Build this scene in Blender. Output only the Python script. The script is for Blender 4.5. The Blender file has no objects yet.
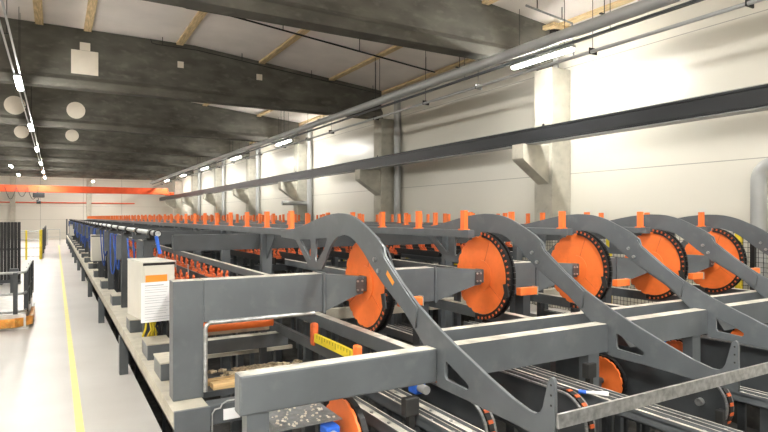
import bpy, bmesh, math, random
from mathutils import Vector, Matrix
random.seed(7)
PI = math.pi
sc = bpy.context.scene
COL = sc.collection

# ------------------------------------------------------------ materials
MATS = {}
def mat(name, col, rough=0.5, metal=0.0, var=0.08, scale=6.0, bump=0.0, spots=None, spot_amt=0.5, emis=0.0, coat=0.0, stretch=None, spec=0.5, alpha=1.0, lit_dust=None):
    if name in MATS: return MATS[name]
    m = bpy.data.materials.new(name); m.use_nodes = True
    nt = m.node_tree; n = nt.nodes; l = nt.links
    b = n['Principled BSDF']
    b.inputs['Roughness'].default_value = rough
    b.inputs['Metallic'].default_value = metal
    b.inputs['Specular IOR Level'].default_value = spec
    if coat: b.inputs['Coat Weight'].default_value = coat
    tc = n.new('ShaderNodeTexCoord')
    src = tc.outputs['Object']
    if stretch:
        mp = n.new('ShaderNodeMapping'); mp.inputs['Scale'].default_value = stretch
        l.new(src, mp.inputs['Vector']); src = mp.outputs['Vector']
    nz = n.new('ShaderNodeTexNoise'); nz.inputs['Scale'].default_value = scale; nz.inputs['Detail'].default_value = 6
    l.new(src, nz.inputs['Vector'])
    rp = n.new('ShaderNodeValToRGB')
    lo = [max(0, c*(1-var*2)) for c in col[:3]]+[1]; hi = [min(1, c*(1+var*2)) for c in col[:3]]+[1]
    rp.color_ramp.elements[0].position = .3; rp.color_ramp.elements[1].position = .7
    rp.color_ramp.elements[0].color = lo; rp.color_ramp.elements[1].color = hi
    l.new(nz.outputs['Fac'], rp.inputs['Fac'])
    out = rp.outputs['Color']
    if spots:
        n2 = n.new('ShaderNodeTexNoise'); n2.inputs['Scale'].default_value = scale*2.7; n2.inputs['Detail'].default_value = 10
        l.new(src, n2.inputs['Vector'])
        r2 = n.new('ShaderNodeValToRGB'); r2.color_ramp.elements[0].position = .55; r2.color_ramp.elements[1].position = .72
        r2.color_ramp.elements[1].color = (spot_amt,)*3+(1,)
        l.new(n2.outputs['Fac'], r2.inputs['Fac'])
        mx = n.new('ShaderNodeMixRGB'); mx.inputs['Color2'].default_value = tuple(spots)+(1,)
        l.new(r2.outputs['Color'], mx.inputs['Fac']); l.new(out, mx.inputs['Color1']); out = mx.outputs['Color']
    if lit_dust:  # cream on up-facing faces: overhead light painted in, with some dust
        ge = n.new('ShaderNodeNewGeometry'); sx = n.new('ShaderNodeSeparateXYZ'); l.new(ge.outputs['True Normal'], sx.inputs[0])
        mr = n.new('ShaderNodeMapRange'); mr.inputs['From Min'].default_value = .75; mr.inputs['From Max'].default_value = .98; l.new(sx.outputs['Z'], mr.inputs['Value'])
        n3 = n.new('ShaderNodeTexNoise'); n3.inputs['Scale'].default_value = 7; n3.inputs['Detail'].default_value = 8; l.new(src, n3.inputs['Vector'])
        m3 = n.new('ShaderNodeMapRange'); m3.inputs['From Min'].default_value = .3; m3.inputs['From Max'].default_value = .6; m3.inputs['To Min'].default_value = .35; m3.inputs['To Max'].default_value = .95; l.new(n3.outputs['Fac'], m3.inputs['Value'])
        mu = n.new('ShaderNodeMath'); mu.operation = 'MULTIPLY'; l.new(mr.outputs['Result'], mu.inputs[0]); l.new(m3.outputs['Result'], mu.inputs[1])
        m4 = n.new('ShaderNodeMixRGB'); m4.inputs['Color2'].default_value = tuple(lit_dust)+(1,); l.new(mu.outputs[0], m4.inputs['Fac']); l.new(out, m4.inputs['Color1']); out = m4.outputs['Color']
    l.new(out, b.inputs['Base Color'])
    if bump:
        bp = n.new('ShaderNodeBump'); bp.inputs['Strength'].default_value = bump; bp.inputs['Distance'].default_value = .02
        l.new(nz.outputs['Fac'], bp.inputs['Height']); l.new(bp.outputs['Normal'], b.inputs['Normal'])
    if emis:
        b.inputs['Emission Color'].default_value = tuple(col[:3])+(1,)
        b.inputs['Emission Strength'].default_value = emis
    MATS[name] = m
    return m

GREY = mat('grey_paint', (.105,.117,.127), .36, .0, .07, 3, .03, spots=(.2,.21,.215), spot_amt=.25)
GREYTOP = mat('grey_paint_lit_dusty_tops', (.105,.117,.127), .40, .0, .07, 3, .03, spots=(.2,.21,.215), spot_amt=.25, lit_dust=(.72,.69,.60))  # tops paled for overhead light as well as settled dust
GREY2 = mat('dark_grey_paint', (.055,.061,.067), .45, .0, .1, 4, .03)
CREAMST = mat('dusty_cream_steel', (.50,.47,.39), .55, .0, .08, 4, .05, spots=(.3,.29,.26), spot_amt=.5)
GALV = mat('galvanized_steel', (.46,.47,.47), .38, .75, .15, 25, .03, spots=(.6,.6,.58), spot_amt=.6)
DULLGALV = mat('dull_galvanized', (.23,.24,.245), .42, .5, .10, 20, .03, spots=(.6,.57,.5), spot_amt=.35)
ORANGE = mat('orange_paint', (.90,.195,.04), .42, .0, .05, 5, .02, spots=(.62,.14,.03), spot_amt=.25)
ORANGED = mat('orange_worn', (.62,.12,.03), .5, .0, .18, 9, .02, spots=(.2,.06,.03), spot_amt=.6)
BLACK = mat('black_steel', (.015,.015,.016), .45, .2, .1, 10, .05)
RUBBER = mat('black_rubber', (.02,.02,.02), .6, 0, .1, 10, .05)
BLUE = mat('blue_plastic', (.02,.12,.60), .4, 0, .1, 8)
BLUED = mat('blue_hose', (.02,.07,.30), .5, 0, .15, 8)
YELLOW = mat('yellow_paint', (.80,.62,.03), .45, 0, .06, 8)
WHITEBOX = mat('cream_cabinet', (.66,.64,.57), .4, 0, .03, 3)
PAPER = mat('white_paper', (.85,.86,.88), .7, 0, .01, 3)
INK = mat('grey_print', (.35,.37,.42), .8, 0, .01, 3)
ORLAB = mat('orange_label', (.85,.30,.03), .6, 0, .02, 3)
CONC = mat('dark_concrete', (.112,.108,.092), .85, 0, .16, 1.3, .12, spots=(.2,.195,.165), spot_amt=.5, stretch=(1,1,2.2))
CONCL = mat('column_concrete', (.50,.48,.41), .85, 0, .08, 2.5, .1, spots=(.33,.32,.27), spot_amt=.4)
CEILM = mat('ceiling_panel', (.80,.74,.70), .7, 0, .04, 1.0, 0)
WOOD = mat('pine_batten', (.66,.50,.28), .6, 0, .15, 5, .05, stretch=(6,.6,6))
LUMBER = mat('pale_lumber', (.62,.42,.2), .6, 0, .18, 5, .05, stretch=(.7,7,7))
CARD = mat('brown_debris', (.17,.09,.035), .8, 0, .3, 9, .4)
DUST = mat('sawdust', (.55,.45,.30), .9, 0, .3, 40, .5)
CRANE = mat('crane_orange', (.78,.10,.025), .4, 0, .05, 2)
STEELD = mat('runway_dark_steel', (.010,.012,.015), .4, .1, .05, 3)
WHITEP = mat('white_pipe_paint', (.42,.43,.43), .35, .1, .03, 3)
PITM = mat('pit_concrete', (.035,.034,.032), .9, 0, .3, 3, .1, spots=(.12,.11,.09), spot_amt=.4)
LAMP = mat('lamp_tube', (1,.97,.90), .5, 0, 0, 3, emis=150)
LAMPS = mat('wall_lamp_tube', (1,.97,.90), .5, 0, 0, 3, emis=110)
PLATE = mat('pale_plate', (.78,.72,.62), .7, 0, .03, 3)
REDM = mat('red_plastic', (.35,.04,.02), .5)

def wall_mat():
    m = bpy.data.materials.new('wall_panels'); m.use_nodes = True
    nt = m.node_tree; n = nt.nodes; l = nt.links; b = n['Principled BSDF']
    b.inputs['Roughness'].default_value = .32
    geo = n.new('ShaderNodeNewGeometry'); sp = n.new('ShaderNodeSeparateXYZ'); l.new(geo.outputs['Position'], sp.inputs[0])
    a = n.new('ShaderNodeMath'); a.operation = 'SUBTRACT'; a.inputs[1].default_value = 2.97-1.2*3; l.new(sp.outputs['Z'], a.inputs[0])
    d = n.new('ShaderNodeMath'); d.operation = 'PINGPONG'; d.inputs[1].default_value = .6; l.new(a.outputs[0], d.inputs[0])
    g = n.new('ShaderNodeMath'); g.operation = 'LESS_THAN'; g.inputs[1].default_value = .008; l.new(d.outputs[0], g.inputs[0])
    nz = n.new('ShaderNodeTexNoise'); nz.inputs['Scale'].default_value = .5
    rp = n.new('ShaderNodeValToRGB'); rp.color_ramp.elements[0].color = (.66,.635,.56,1); rp.color_ramp.elements[1].color = (.72,.695,.62,1)
    tc = n.new('ShaderNodeTexCoord'); l.new(tc.outputs['Object'], nz.inputs['Vector']); l.new(nz.outputs['Fac'], rp.inputs['Fac'])
    mx = n.new('ShaderNodeMixRGB'); mx.inputs['Color2'].default_value = (.36,.35,.31,1)
    l.new(g.outputs[0], mx.inputs['Fac']); l.new(rp.outputs['Color'], mx.inputs['Color1']); l.new(mx.outputs['Color'], b.inputs['Base Color'])
    return m
WALLM = wall_mat()
def floor_mat():
    m = bpy.data.materials.new('white_epoxy_floor'); m.use_nodes = True
    nt = m.node_tree; n = nt.nodes; l = nt.links; b = n['Principled BSDF']
    tc = n.new('ShaderNodeTexCoord')
    nz = n.new('ShaderNodeTexNoise'); nz.inputs['Scale'].default_value = .9; nz.inputs['Detail'].default_value = 8
    l.new(tc.outputs['Object'], nz.inputs['Vector'])
    rp = n.new('ShaderNodeValToRGB'); rp.color_ramp.elements[0].color = (.50,.48,.455,1); rp.color_ramp.elements[1].color = (.57,.555,.53,1)
    rp.color_ramp.elements[0].position = .3; rp.color_ramp.elements[1].position = .65
    l.new(nz.outputs['Fac'], rp.inputs['Fac']); l.new(rp.outputs['Color'], b.inputs['Base Color'])
    n2 = n.new('ShaderNodeMapRange'); n2.inputs['To Min'].default_value = .36; n2.inputs['To Max'].default_value = .46
    l.new(nz.outputs['Fac'], n2.inputs['Value']); l.new(n2.outputs['Result'], b.inputs['Roughness'])
    return m
FLOORM = floor_mat()

# ------------------------------------------------------------ mesh helpers
class MB:
    def __init__(s): s.v = []; s.f = []; s.sm = []
    def add(s, vs, fs, smooth=False):
        o = len(s.v); s.v += [tuple(p) for p in vs]; s.f += [tuple(i+o for i in f) for f in fs]; s.sm += [smooth]*len(fs); return s
    def box(s, x0,x1,y0,y1,z0,z1, bev=0.0, rot=None, piv=None):
        if bev:
            bm = bmesh.new(); bmesh.ops.create_cube(bm, size=1)
            for v in bm.verts: v.co = Vector(((x0+x1)/2+v.co.x*(x1-x0),(y0+y1)/2+v.co.y*(y1-y0),(z0+z1)/2+v.co.z*(z1-z0)))
            bmesh.ops.bevel(bm, geom=list(bm.edges), offset=bev, segments=2, affect='EDGES', profile=.5)
            bm.verts.index_update(); vs = [v.co.copy() for v in bm.verts]; fs = [[v.index for v in f.verts] for f in bm.faces]; bm.free()
        else:
            vs = [Vector(p) for p in ((x0,y0,z0),(x1,y0,z0),(x1,y1,z0),(x0,y1,z0),(x0,y0,z1),(x1,y0,z1),(x1,y1,z1),(x0,y1,z1))]
            fs = [(3,2,1,0),(4,5,6,7),(0,1,5,4),(1,2,6,5),(2,3,7,6),(3,0,4,7)]
        if rot is not None:
            p = Vector(piv) if piv else Vector(((x0+x1)/2,(y0+y1)/2,(z0+z1)/2))
            vs = [rot @ (v-p) + p for v in vs]
        return s.add(vs, fs)
    def prism(s, pts, axis, a, b):
        # pts 2D polygon; axis 'x': (y,z); 'y': (x,z); 'z': (x,y)
        def P(p,t): return (t,p[0],p[1]) if axis=='x' else ((p[0],t,p[1]) if axis=='y' else (p[0],p[1],t))
        n = len(pts); ar = sum(pts[i][0]*pts[(i+1)%n][1]-pts[(i+1)%n][0]*pts[i][1] for i in range(n))
        vs = [P(p,a) for p in pts]+[P(p,b) for p in pts]
        fs = [tuple(range(n)), tuple(range(2*n-1,n-1,-1))]+[(i,i+n,(i+1)%n+n,(i+1)%n) for i in range(n)]
        return s.add(vs, fs)
    def tube(s, path, r, seg=10, cap=True):
        path = [Vector(p) for p in path]; n = len(path); rings = []
        prev = None
        for i,p in enumerate(path):
            t = (path[min(i+1,n-1)]-path[max(i-1,0)]).normalized()
            if prev is None:
                a = Vector((0,0,1)) if abs(t.z)<.9 else Vector((1,0,0))
                u = t.cross(a).normalized()
            else:
                u = (prev - t*prev.dot(t)).normalized()
            prev = u; w = t.cross(u)
            rr = r[i] if isinstance(r,(list,tuple)) else r
            rings.append([p+(u*math.cos(2*PI*k/seg)+w*math.sin(2*PI*k/seg))*rr for k in range(seg)])
        vs = [q for rg in rings for q in rg]; fs = []
        for i in range(n-1):
            for k in range(seg):
                fs.append((i*seg+k, i*seg+(k+1)%seg, (i+1)*seg+(k+1)%seg, (i+1)*seg+k))
        s.add(vs, fs, True)
        if cap:
            s.add(rings[0], [tuple(range(seg-1,-1,-1))]); s.add(rings[-1], [tuple(range(seg))])
        return s
    def cyl(s, p, q, r, seg=20): return s.tube([p,q], r, seg)
    def build(s, name, m, parent=None, bevel=0.0):
        me = bpy.data.meshes.new(name); me.from_pydata(s.v, [], s.f)
        me.polygons.foreach_set('use_smooth', s.sm); me.materials.append(m)
        bm = bmesh.new(); bm.from_mesh(me); bmesh.ops.recalc_face_normals(bm, faces=bm.faces); bm.to_mesh(me); bm.free()
        me.update()
        o = bpy.data.objects.new(name, me); COL.objects.link(o)
        if parent:
            o.parent = parent
            off = parent.get('_o')
            w = Vector((0,0,0)); p = parent
            while p: w += p.location; p = p.parent
            me.transform(Matrix.Translation(-w))
        else:
            # origin at base centre
            xs = [v.co for v in me.vertices]
            c = Vector(((min(v.x for v in xs)+max(v.x for v in xs))/2,(min(v.y for v in xs)+max(v.y for v in xs))/2,min(v.z for v in xs)))
            me.transform(Matrix.Translation(-c)); o.location = c
        if bevel:
            b = o.modifiers.new('bevel','BEVEL'); b.width = bevel; b.segments = 2; b.limit_method = 'ANGLE'
        return o

def tag(o, label=None, cat=None, group=None, kind=None):
    if label: o['label'] = label
    if cat: o['category'] = cat
    if group: o['group'] = group
    if kind: o['kind'] = kind
    return o
def thing(name, loc, label, cat, group=None):
    o = bpy.data.objects.new(name, None); o.empty_display_size = .1; COL.objects.link(o); o.location = loc
    return tag(o, label, cat, group)
def struct(o): o['kind'] = 'structure'; return o
def copy_tree(o, parent=None):
    c = o.copy(); COL.objects.link(c)
    if parent: c.parent = parent
    for ch in list(o.children): copy_tree(ch, c)
    return c
def fresh(o, label, group=None):
    if label: o['label'] = label
    if group: o['group'] = group
    return o
ORD = ['first','second','third','fourth','fifth','sixth','seventh','eighth','ninth','tenth','eleventh','twelfth']

def plate2d(name, outer, holes, thick, m, x, parent, bev=.003):
    """a flat-cut steel plate standing in the YZ plane at X = x"""
    cu = bpy.data.curves.new('tmp','CURVE'); cu.dimensions = '2D'; cu.fill_mode = 'BOTH'; cu.extrude = thick/2-bev; cu.bevel_depth = bev; cu.offset = -bev
    for poly in [outer]+holes:
        sp = cu.splines.new('POLY'); sp.points.add(len(poly)-1)
        for i,p in enumerate(poly): sp.points[i].co = (p[0],p[1],0,1)
        sp.use_cyclic_u = True
    t = bpy.data.objects.new('tmp', cu); COL.objects.link(t)
    dg = bpy.context.evaluated_depsgraph_get(); dg.update()
    me = bpy.data.meshes.new_from_object(t.evaluated_get(dg))
    bpy.data.objects.remove(t); bpy.data.curves.remove(cu)
    w = Vector((0,0,0)); p = parent
    while p: w += p.location; p = p.parent
    for v in me.vertices:
        a,b,c = v.co; v.co = Vector((x+c, a, b))-w
    me.materials.clear(); me.materials.append(m); me.name = name
    o = bpy.data.objects.new(name, me); COL.objects.link(o); o.parent = parent
    return o

def smooth_pts(pts, it=1):
    for _ in range(it):
        q = []
        n = len(pts)
        for i in range(n):
            a,b = pts[i], pts[(i+1)%n]
            q += [(a[0]*.75+b[0]*.25,a[1]*.75+b[1]*.25),(a[0]*.25+b[0]*.75,a[1]*.25+b[1]*.75)]
        pts = q
    return pts

# ------------------------------------------------------------ camera
cam = bpy.data.cameras.new('camera'); co = bpy.data.objects.new('camera', cam); COL.objects.link(co); sc.camera = co
co.location = (0,0,2.0); co.rotation_euler = (PI/2, 0, -math.radians(30.174))
cam.sensor_width = 36; cam.lens = 36*565/768; cam.shift_y = 1/768; cam.clip_end = 300; cam.clip_start = .05
sc.view_settings.view_transform = 'Standard'; sc.view_settings.look = 'None'; sc.view_settings.exposure = 0; sc.view_settings.gamma = 1

# ------------------------------------------------------------ the hall
YE, YB, XL, XR = 58.5, -9.0, -14.0, 10.0
PX0, PX1 = .86, 8.55     # machine pit
struct(MB().box(XL,PX0,YB,YE,-.3,0).build('floor', FLOORM))
struct(MB().box(PX1,XR+.2,YB,YE,-.3,0).build('floor', FLOORM))
struct(MB().box(PX0,PX1,51.5,YE,-.3,0).build('floor', FLOORM))
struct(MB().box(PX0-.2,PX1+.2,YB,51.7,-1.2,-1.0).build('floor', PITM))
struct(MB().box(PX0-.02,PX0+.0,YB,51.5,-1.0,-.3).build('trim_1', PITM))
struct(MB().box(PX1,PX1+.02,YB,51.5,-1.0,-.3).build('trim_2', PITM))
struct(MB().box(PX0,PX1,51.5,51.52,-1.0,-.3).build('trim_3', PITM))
struct(MB().box(XL,PX0,YB-.2,YB,-.3,7.2).box(PX0,XR+.2,YB-.2,YB,-1.2,7.2).build('wall_back', WALLM))
struct(MB().box(XL,XR+.2,YE,YE+.2,-.3,7.2).build('wall_end', WALLM))
struct(MB().box(XL-.2,XL,YB-.2,YE+.2,-.3,7.2).build('wall_left', WALLM))
struct(MB().box(XR,XR+.2,YB,YE,0,7.2).build('wall_right', WALLM))
def ceil_z(x):
    return 6.86 if x < 3.4 else 6.86-(x-3.4)*.098
struct(MB().prism([(XL,6.86),(3.4,6.86),(XR+.2,ceil_z(XR+.2)),(XR+.2,7.3),(XL,7.3)],'y',YB-.2,YE+.2).build('ceiling', CEILM))
# painted lane line
tag(MB().box(.165,.235,YB+1,46,0.0,.003).build('lane_line', mat('yellow_line_paint',(.80,.74,.25),.5,0,.05,8)), 'yellow painted lane line running down the white aisle floor', 'floor line')
# panel joints on end wall
for i,x in enumerate((-6.4,-1.15,2.2,5.4)):
    struct(MB().box(x-.012,x+.012,YE-.006,YE,0,6.8).build('trim_%d'%(10+i), mat('joint_grey',(.3,.29,.26),.8)))

# ceiling battens
where = ['above the aisle lamp row','second from the aisle lamp row','third from the aisle lamp row','fourth from the aisle lamp row','fifth from the aisle lamp row','nearest the right wall']
for i,x in enumerate((-.35,.72,3.0,5.35,7.65,9.6)):
    y1 = YE-.02
    z = min(ceil_z(x-.1),ceil_z(x+.1))
    tag(MB().box(x-.09,x+.09,YB+.02,y1,z-.06,z-.002).build('ceiling_batten', WOOD), 'pale pine batten under the white ceiling, '+where[i], 'batten', 'wooden battens on the ceiling')

# roof beams and columns
BY = [9.1+7.5*k for k in range(-2,7)]
nm = ['behind the photographer','just behind the photographer','nearest, across the top of the photo','second from the photo top, carrying square pale plates','third from the photo top, with pale-filled round openings','fourth from the photo top','fifth from the photo top','sixth from the photo top','farthest before the orange crane']
cn = ['behind the photographer','beside the photographer','nearest, beside the bright tube lamp','second nearest, with a grey pipe beside it','third nearest, with a white sleeve pipe','fourth nearest on the right wall','fifth nearest on the right wall','sixth nearest on the right wall','farthest on the right wall']
for k,y in enumerate(BY):
    if y < 0 : 
        pass
    t = thing('roof_beam', (0,y,5.3), 'dark concrete roof beam spanning the hall, '+nm[k], 'beam', 'concrete roof beams')
    zt = [(XL+.05,6.85),(3.4,6.85),(9.5,ceil_z(9.5)-.01)]
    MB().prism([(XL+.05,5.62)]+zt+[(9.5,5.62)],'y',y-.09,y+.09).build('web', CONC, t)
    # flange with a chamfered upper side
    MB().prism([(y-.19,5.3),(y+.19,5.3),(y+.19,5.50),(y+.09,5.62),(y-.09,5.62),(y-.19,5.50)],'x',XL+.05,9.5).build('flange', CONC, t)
    if y > 9 or True:
        c = thing('wall_column', (9.7,y,0), 'square precast concrete wall column, '+cn[k], 'column', 'concrete wall columns')
        MB().box(9.4,9.99,y-.25,y+.28,0,5.3,bev=.015).build('shaft', CONCL, c)
        MB().prism([(9.41,3.57),(8.63,3.57),(8.63,3.26),(8.66,3.22),(9.41,2.72)],'y',y-.17,y+.17).build('corbel', CONCL, c)
        MB().cyl((9.395,y+.0,4.05),(9.41,y,4.05),.035,12).build('anchor_hole', BLACK, c)
        if k==2: MB().cyl((9.37,y+.0,3.02),(9.41,y,3.02),.045,14).build('red_cap', REDM, c)['label']='small red round cap'
# pale plates; added pale discs show lit ceiling through round beam openings
y=BY[3]-.09
tag(MB().box(.344,.965,y-.03,y,5.68,6.29).build('square_plate', PLATE), 'large square pale plate on the second roof beam', 'plate')
tag(MB().box(.54,.78,y-.03,y,6.30,6.50).build('square_plate', PLATE), 'small pale plate just above the large square plate on the beam', 'plate')
tag(MB().box(2.94,3.10,y-.03,y,6.17,6.34).build('square_plate', PLATE), 'small lone square pale plate on the second roof beam, right of the large one', 'plate')
tag(MB().box(5.19,5.36,y-.03,y,6.1,6.27).build('square_plate', PLATE), 'small square pale plate on the second roof beam, nearest the right wall', 'plate')
y=BY[4]-.09
tag(MB().cyl((-1.25,y-.03,5.98),(-1.25,y,5.98),.33,28).build('hole_disc', PLATE), 'pale stand-in disc for a hole in the third roof beam left of the lamp line', 'opening disc')
tag(MB().cyl((.66,y-.03,5.98),(.66,y,5.98),.31,28).build('hole_disc', PLATE), 'pale stand-in disc for a hole in the third roof beam right of the lamp line', 'opening disc')
y=BY[5]-.09
tag(MB().cyl((-1.38,y-.03,6.0),(-1.38,y,6.0),.30,28).build('hole_disc', PLATE), 'pale stand-in disc for a hole in the fourth roof beam left of the lamp line', 'opening disc')
tag(MB().cyl((.70,y-.03,5.98),(.70,y,5.98),.29,28).build('hole_disc', PLATE), 'pale stand-in disc for a hole in the fourth roof beam right of the lamp line', 'opening disc')

# roof drain pipes beside the columns
for k,y in enumerate(BY[3:8]):
    yy = y-.55
    m = MB().tube([(9.84,yy,0),(9.84,yy,5.6),(9.84,yy,6.1)], .115, 16)
    tag(m.build('drain_pipe', WHITEP), 'grey vertical drain pipe beside the %s wall column from the camera'%ORD[k+1], 'pipe', 'drain pipes on the right wall')
yy=BY[2]
t=thing('roof_outlet_pipe',(9.66,yy,5.6),'grey roof outlet pipe coming through a pine framed hole above the nearest column','pipe')
zc=ceil_z(9.66)
MB().cyl((9.7,yy-.02,5.31),(9.7,yy-.02,zc),.11,18).build('pipe', WHITEP, t)
MB().cyl((9.7,yy-.02,zc-.14),(9.7,yy-.02,zc-.02),.15,18).build('collar', BLACK, t)
fr=MB(); 
for a in (0,1):
    s_=-1 if a==0 else 1
    fr.box(9.7-.42,9.7+.28,yy+s_*.36-.05,yy+s_*.36+.05,zc-.13,zc-.04); fr.box(9.7+(-.42 if a==0 else .2),9.7+(-.32 if a==0 else .28),yy-.36,yy+.36,zc-.125,zc-.035)
fr.build('wooden_frame', WOOD, t)
# elbow pipe at right edge
pp=[(9.84,4.86,0),(9.84,4.86,2.55)]+[(9.84,4.86-.25*(1-math.cos(a)),2.6+.25*math.sin(a)) for a in [PI/2*i/6 for i in range(7)]]+[(9.84,3.0,2.85)]
tag(MB().tube(pp,.115,18).build('elbow_pipe', WHITEP), 'light grey wall pipe with a right angle elbow at the far right', 'pipe')
# sleeve on third column
y=BY[4]
tag(MB().cyl((8.62,y-.36,2.62),(9.75,y-.36,2.62),.1,16).box(9.3,9.75,y-.36,y-.25,2.55,2.69).build('sleeve_pipe', WHITEP), 'short white horizontal pipe in front of the third nearest column', 'pipe')

# crane runway beam on the corbels
t=thing('crane_runway_beam',(8.85,25,3.57),'long dark steel crane runway beam resting on the column corbels','beam')
MB().box(8.72,8.98,YB+.2,YE-.1,3.57,3.59).box(8.845,8.855,YB+.2,YE-.1,3.59,3.85).box(8.72,8.98,YB+.2,YE-.1,3.85,3.87).box(8.72,8.735,YB+.2,YE-.1,3.60,3.84).build('girder', STEELD, t)
MB().box(8.715,8.99,YB+.2,YE-.1,3.556,3.569).build('bearing_strip', DULLGALV, t)
MB().box(8.83,8.87,YB+.2,YE-.1,3.87,3.91).build('rail', STEELD, t)
# runway at left (outside the picture) carries the crane's other end
t=thing('crane_runway_beam',(-13.3,25,3.57),'dark steel crane runway beam along the left wall','beam')
MB().box(-13.45,-13.15,YB+.2,YE-.1,3.57,3.87).build('girder', STEELD, t)
for y in BY: MB().box(-14,-13.1,y-.15,y+.15,3.2,3.57).build('corbel', CONCL, t)
# crane
t=thing('bridge_crane',(0,53,3.91),'long orange bridge crane girder spanning the far end of the hall','crane')
MB().box(-13.3,8.6,52.7,53.2,3.98,4.52,bev=.01).build('girder', CRANE, t)
MB().box(8.55,8.95,51.8,54.1,3.91,4.15,bev=.01).build('end_carriage', CRANE, t)
MB().box(-13.4,-13.1,51.8,54.1,3.88,4.15,bev=.01).build('end_carriage', CRANE, t)
h=MB().box(-1.55,-.75,52.35,52.69,3.55,3.93,bev=.05); h.build('trolley', BLACK, t)
MB().cyl((-1.15,52.5,3.5),(-1.15,52.5,3.2),.03,8).cyl((-1.3,52.5,3.2),(-1.0,52.5,3.2),.16,14).build('hook_block', BLACK, t)
cb=MB()
for i in range(3):
    x0=-3.4+i*.75
    cb.tube([(x0+.75*u,52.62,4.35-.95*math.sin(PI*u)*(1 if i!=1 else .8)) for u in [j/10 for j in range(11)]],.025,6)
cb.build('festoon_cable', RUBBER, t)
tag(MB().cyl((-13.9,58.35,3.28),(6.5,58.35,3.28),.05,10).build('red_pipe', CRANE), 'thin red pipe running across the far end wall below the crane', 'pipe')
for x,w in ((-3.2,.0),(2.65,.0)):
    tag(MB().box(x-.2,x+.2,YE-.3,YE,0,6.8).build('end_wall_column', CONCL), 'grey column on the far end wall, '+('left of the yellow posts' if x<0 else 'behind the machine tail end'), 'column')

# overhead pipes and lamps, right side
t=thing('overhead_pipe',(7.6,20,5.04),'thick light grey pipe running under the roof beams above the machine','pipe')
MB().cyl((7.6,-8.5,5.145),(7.6,56,5.145),.1,20).build('pipe', WHITEP, t)
for k in range(17):
    y=-6+3.75*k+.8; MB().cyl((7.6,y,5.24),(7.6,y,5.29 if min(abs(y-b) for b in BY)<.3 else ceil_z(7.6)),.008,6).box(7.5,7.7,y-.02,y+.02,5.235,5.255).build('hanger', BLACK, t)
t=thing('conduit_pair',(7.88,20,4.76),'pair of thin grey conduits clamped together below the thick overhead pipe','conduit')
MB().cyl((7.82,-8.5,4.79),(7.82,56,4.79),.03,12).build('tube', WHITEP, t)
MB().cyl((7.94,-8.5,4.83),(7.94,56,4.83),.026,12).build('tube', WHITEP, t)
for k in range(24):
    y=-6+2.5*k
    if min(abs(y-b) for b in BY)<.3: y+=.5
    m=MB().cyl((7.87,y,4.8),(7.87,y,ceil_z(7.87)-.02),.006,6).box(7.785,7.97,y-.01,y+.01,4.755,4.86); m.build('clamp', BLACK, t)
t=thing('cable_tray',(7.72,20,4.98),'narrow dark cable tray running right beside the thick overhead pipe','tray')
MB().box(7.71,7.77,-8.5,56,5.0,5.04).build('tray', GREY2, t)
for k in range(17):
    y=-6+3.75*k+.8; MB().cyl((7.74,y,5.04),(7.74,y,5.29 if min(abs(y-b) for b in BY)<.3 else ceil_z(7.74)),.006,6).build('hanger', BLACK, t)
lampY=[8.1,22.7,29.9,37.2,44.4,51.6]
lamps=[]
for k,y in enumerate([-5.5,1.0]+lampY):
    t=thing('tube_lamp',(8.3,y,5.07),'lit tube lamp over the machine, '+(['behind the photographer','right of the photographer'][k] if k<2 else ORD[k-2]+' from the camera above the right-hand pipes'),'lamp','tube lamps above the right-hand pipes')
    MB().box(8.24,8.36,y-.82,y+.82,5.14,5.19,bev=.006).build('housing', WHITEP, t)
    MB().box(8.25,8.35,y-.78,y+.78,5.095,5.14,bev=.01).build('diffuser', LAMPS, t)
    MB().cyl((8.3,y-.6,5.19),(8.3,y-.6,6.3),.006,6).cyl((8.3,y+.6,5.19),(8.3,y+.6,6.3),.006,6).build('hanger', BLACK, t)
    lamps.append((7.9,y,4.93,0))
# aisle lamp row
t=thing('lamp_trunking',(-.73,20,5.1),'twin-rail lamp trunking running along the hall above the aisle','lamp rail')
MB().box(-.80,-.77,-8.5,52,5.14,5.17).box(-.69,-.66,-8.5,52,5.14,5.17).build('rail', WHITEP, t)
for k in range(16): 
    hg=MB(); y=-7.0+3.75*k; hg.box(-.8,-.66,y-.01,y+.01,5.17,5.185); hg.cyl((-.73,y,5.18),(-.73,y,5.29 if min(abs(y-b) for b in BY)<.3 else 6.85),.006,6)
    hg.build('hanger', BLACK, t)
for k,y in enumerate([-6.8,.6,8.05,15.5,22.9,30.2,38.0,45.4,51.5]):
    t=thing('aisle_lamp',(-.73,y,5.05),'bright lamp under the aisle trunking, '+(['behind the photographer','above the photographer','just above the top edge of the photo'][k] if k<3 else ORD[k-3]+' lamp visible from the camera'),'lamp','lamps above the aisle')
    MB().box(-.80,-.66,y-.75,y+.75,5.09,5.142).build('housing', WHITEP, t)
    MB().box(-.785,-.675,y-.7,y+.7,5.05,5.09,bev=.01).build('diffuser', LAMP, t)
    MB().cyl((-.73,y+.5,5.14),(-.73,y+.5,6.86),.005,6).build('hanger', BLACK, t)
    lamps.append((-.73,y,5.03,0))
for k in range(7):  # lamp row added out of view to light the hall from the left
    y=-5+k*9.0
    t=thing('side_fill_lamp',(-8,y,5.05),'added unseen lamp hung over the left part of the hall, %s from the near end'%ORD[k],'lamp','added unseen lamps over the left part of the hall')
    MB().box(-8.07,-7.93,y-.75,y+.75,5.09,5.14).build('housing', WHITEP, t)
    MB().box(-8.055,-7.945,y-.7,y+.7,5.05,5.09).build('diffuser', LAMP, t)
    MB().cyl((-8,y-.5,5.14),(-8,y-.5,6.86),.006,6).cyl((-8,y+.5,5.14),(-8,y+.5,6.86),.006,6).build('hanger', BLACK, t)
    lamps.append((-8,y,5.03,0))
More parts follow.
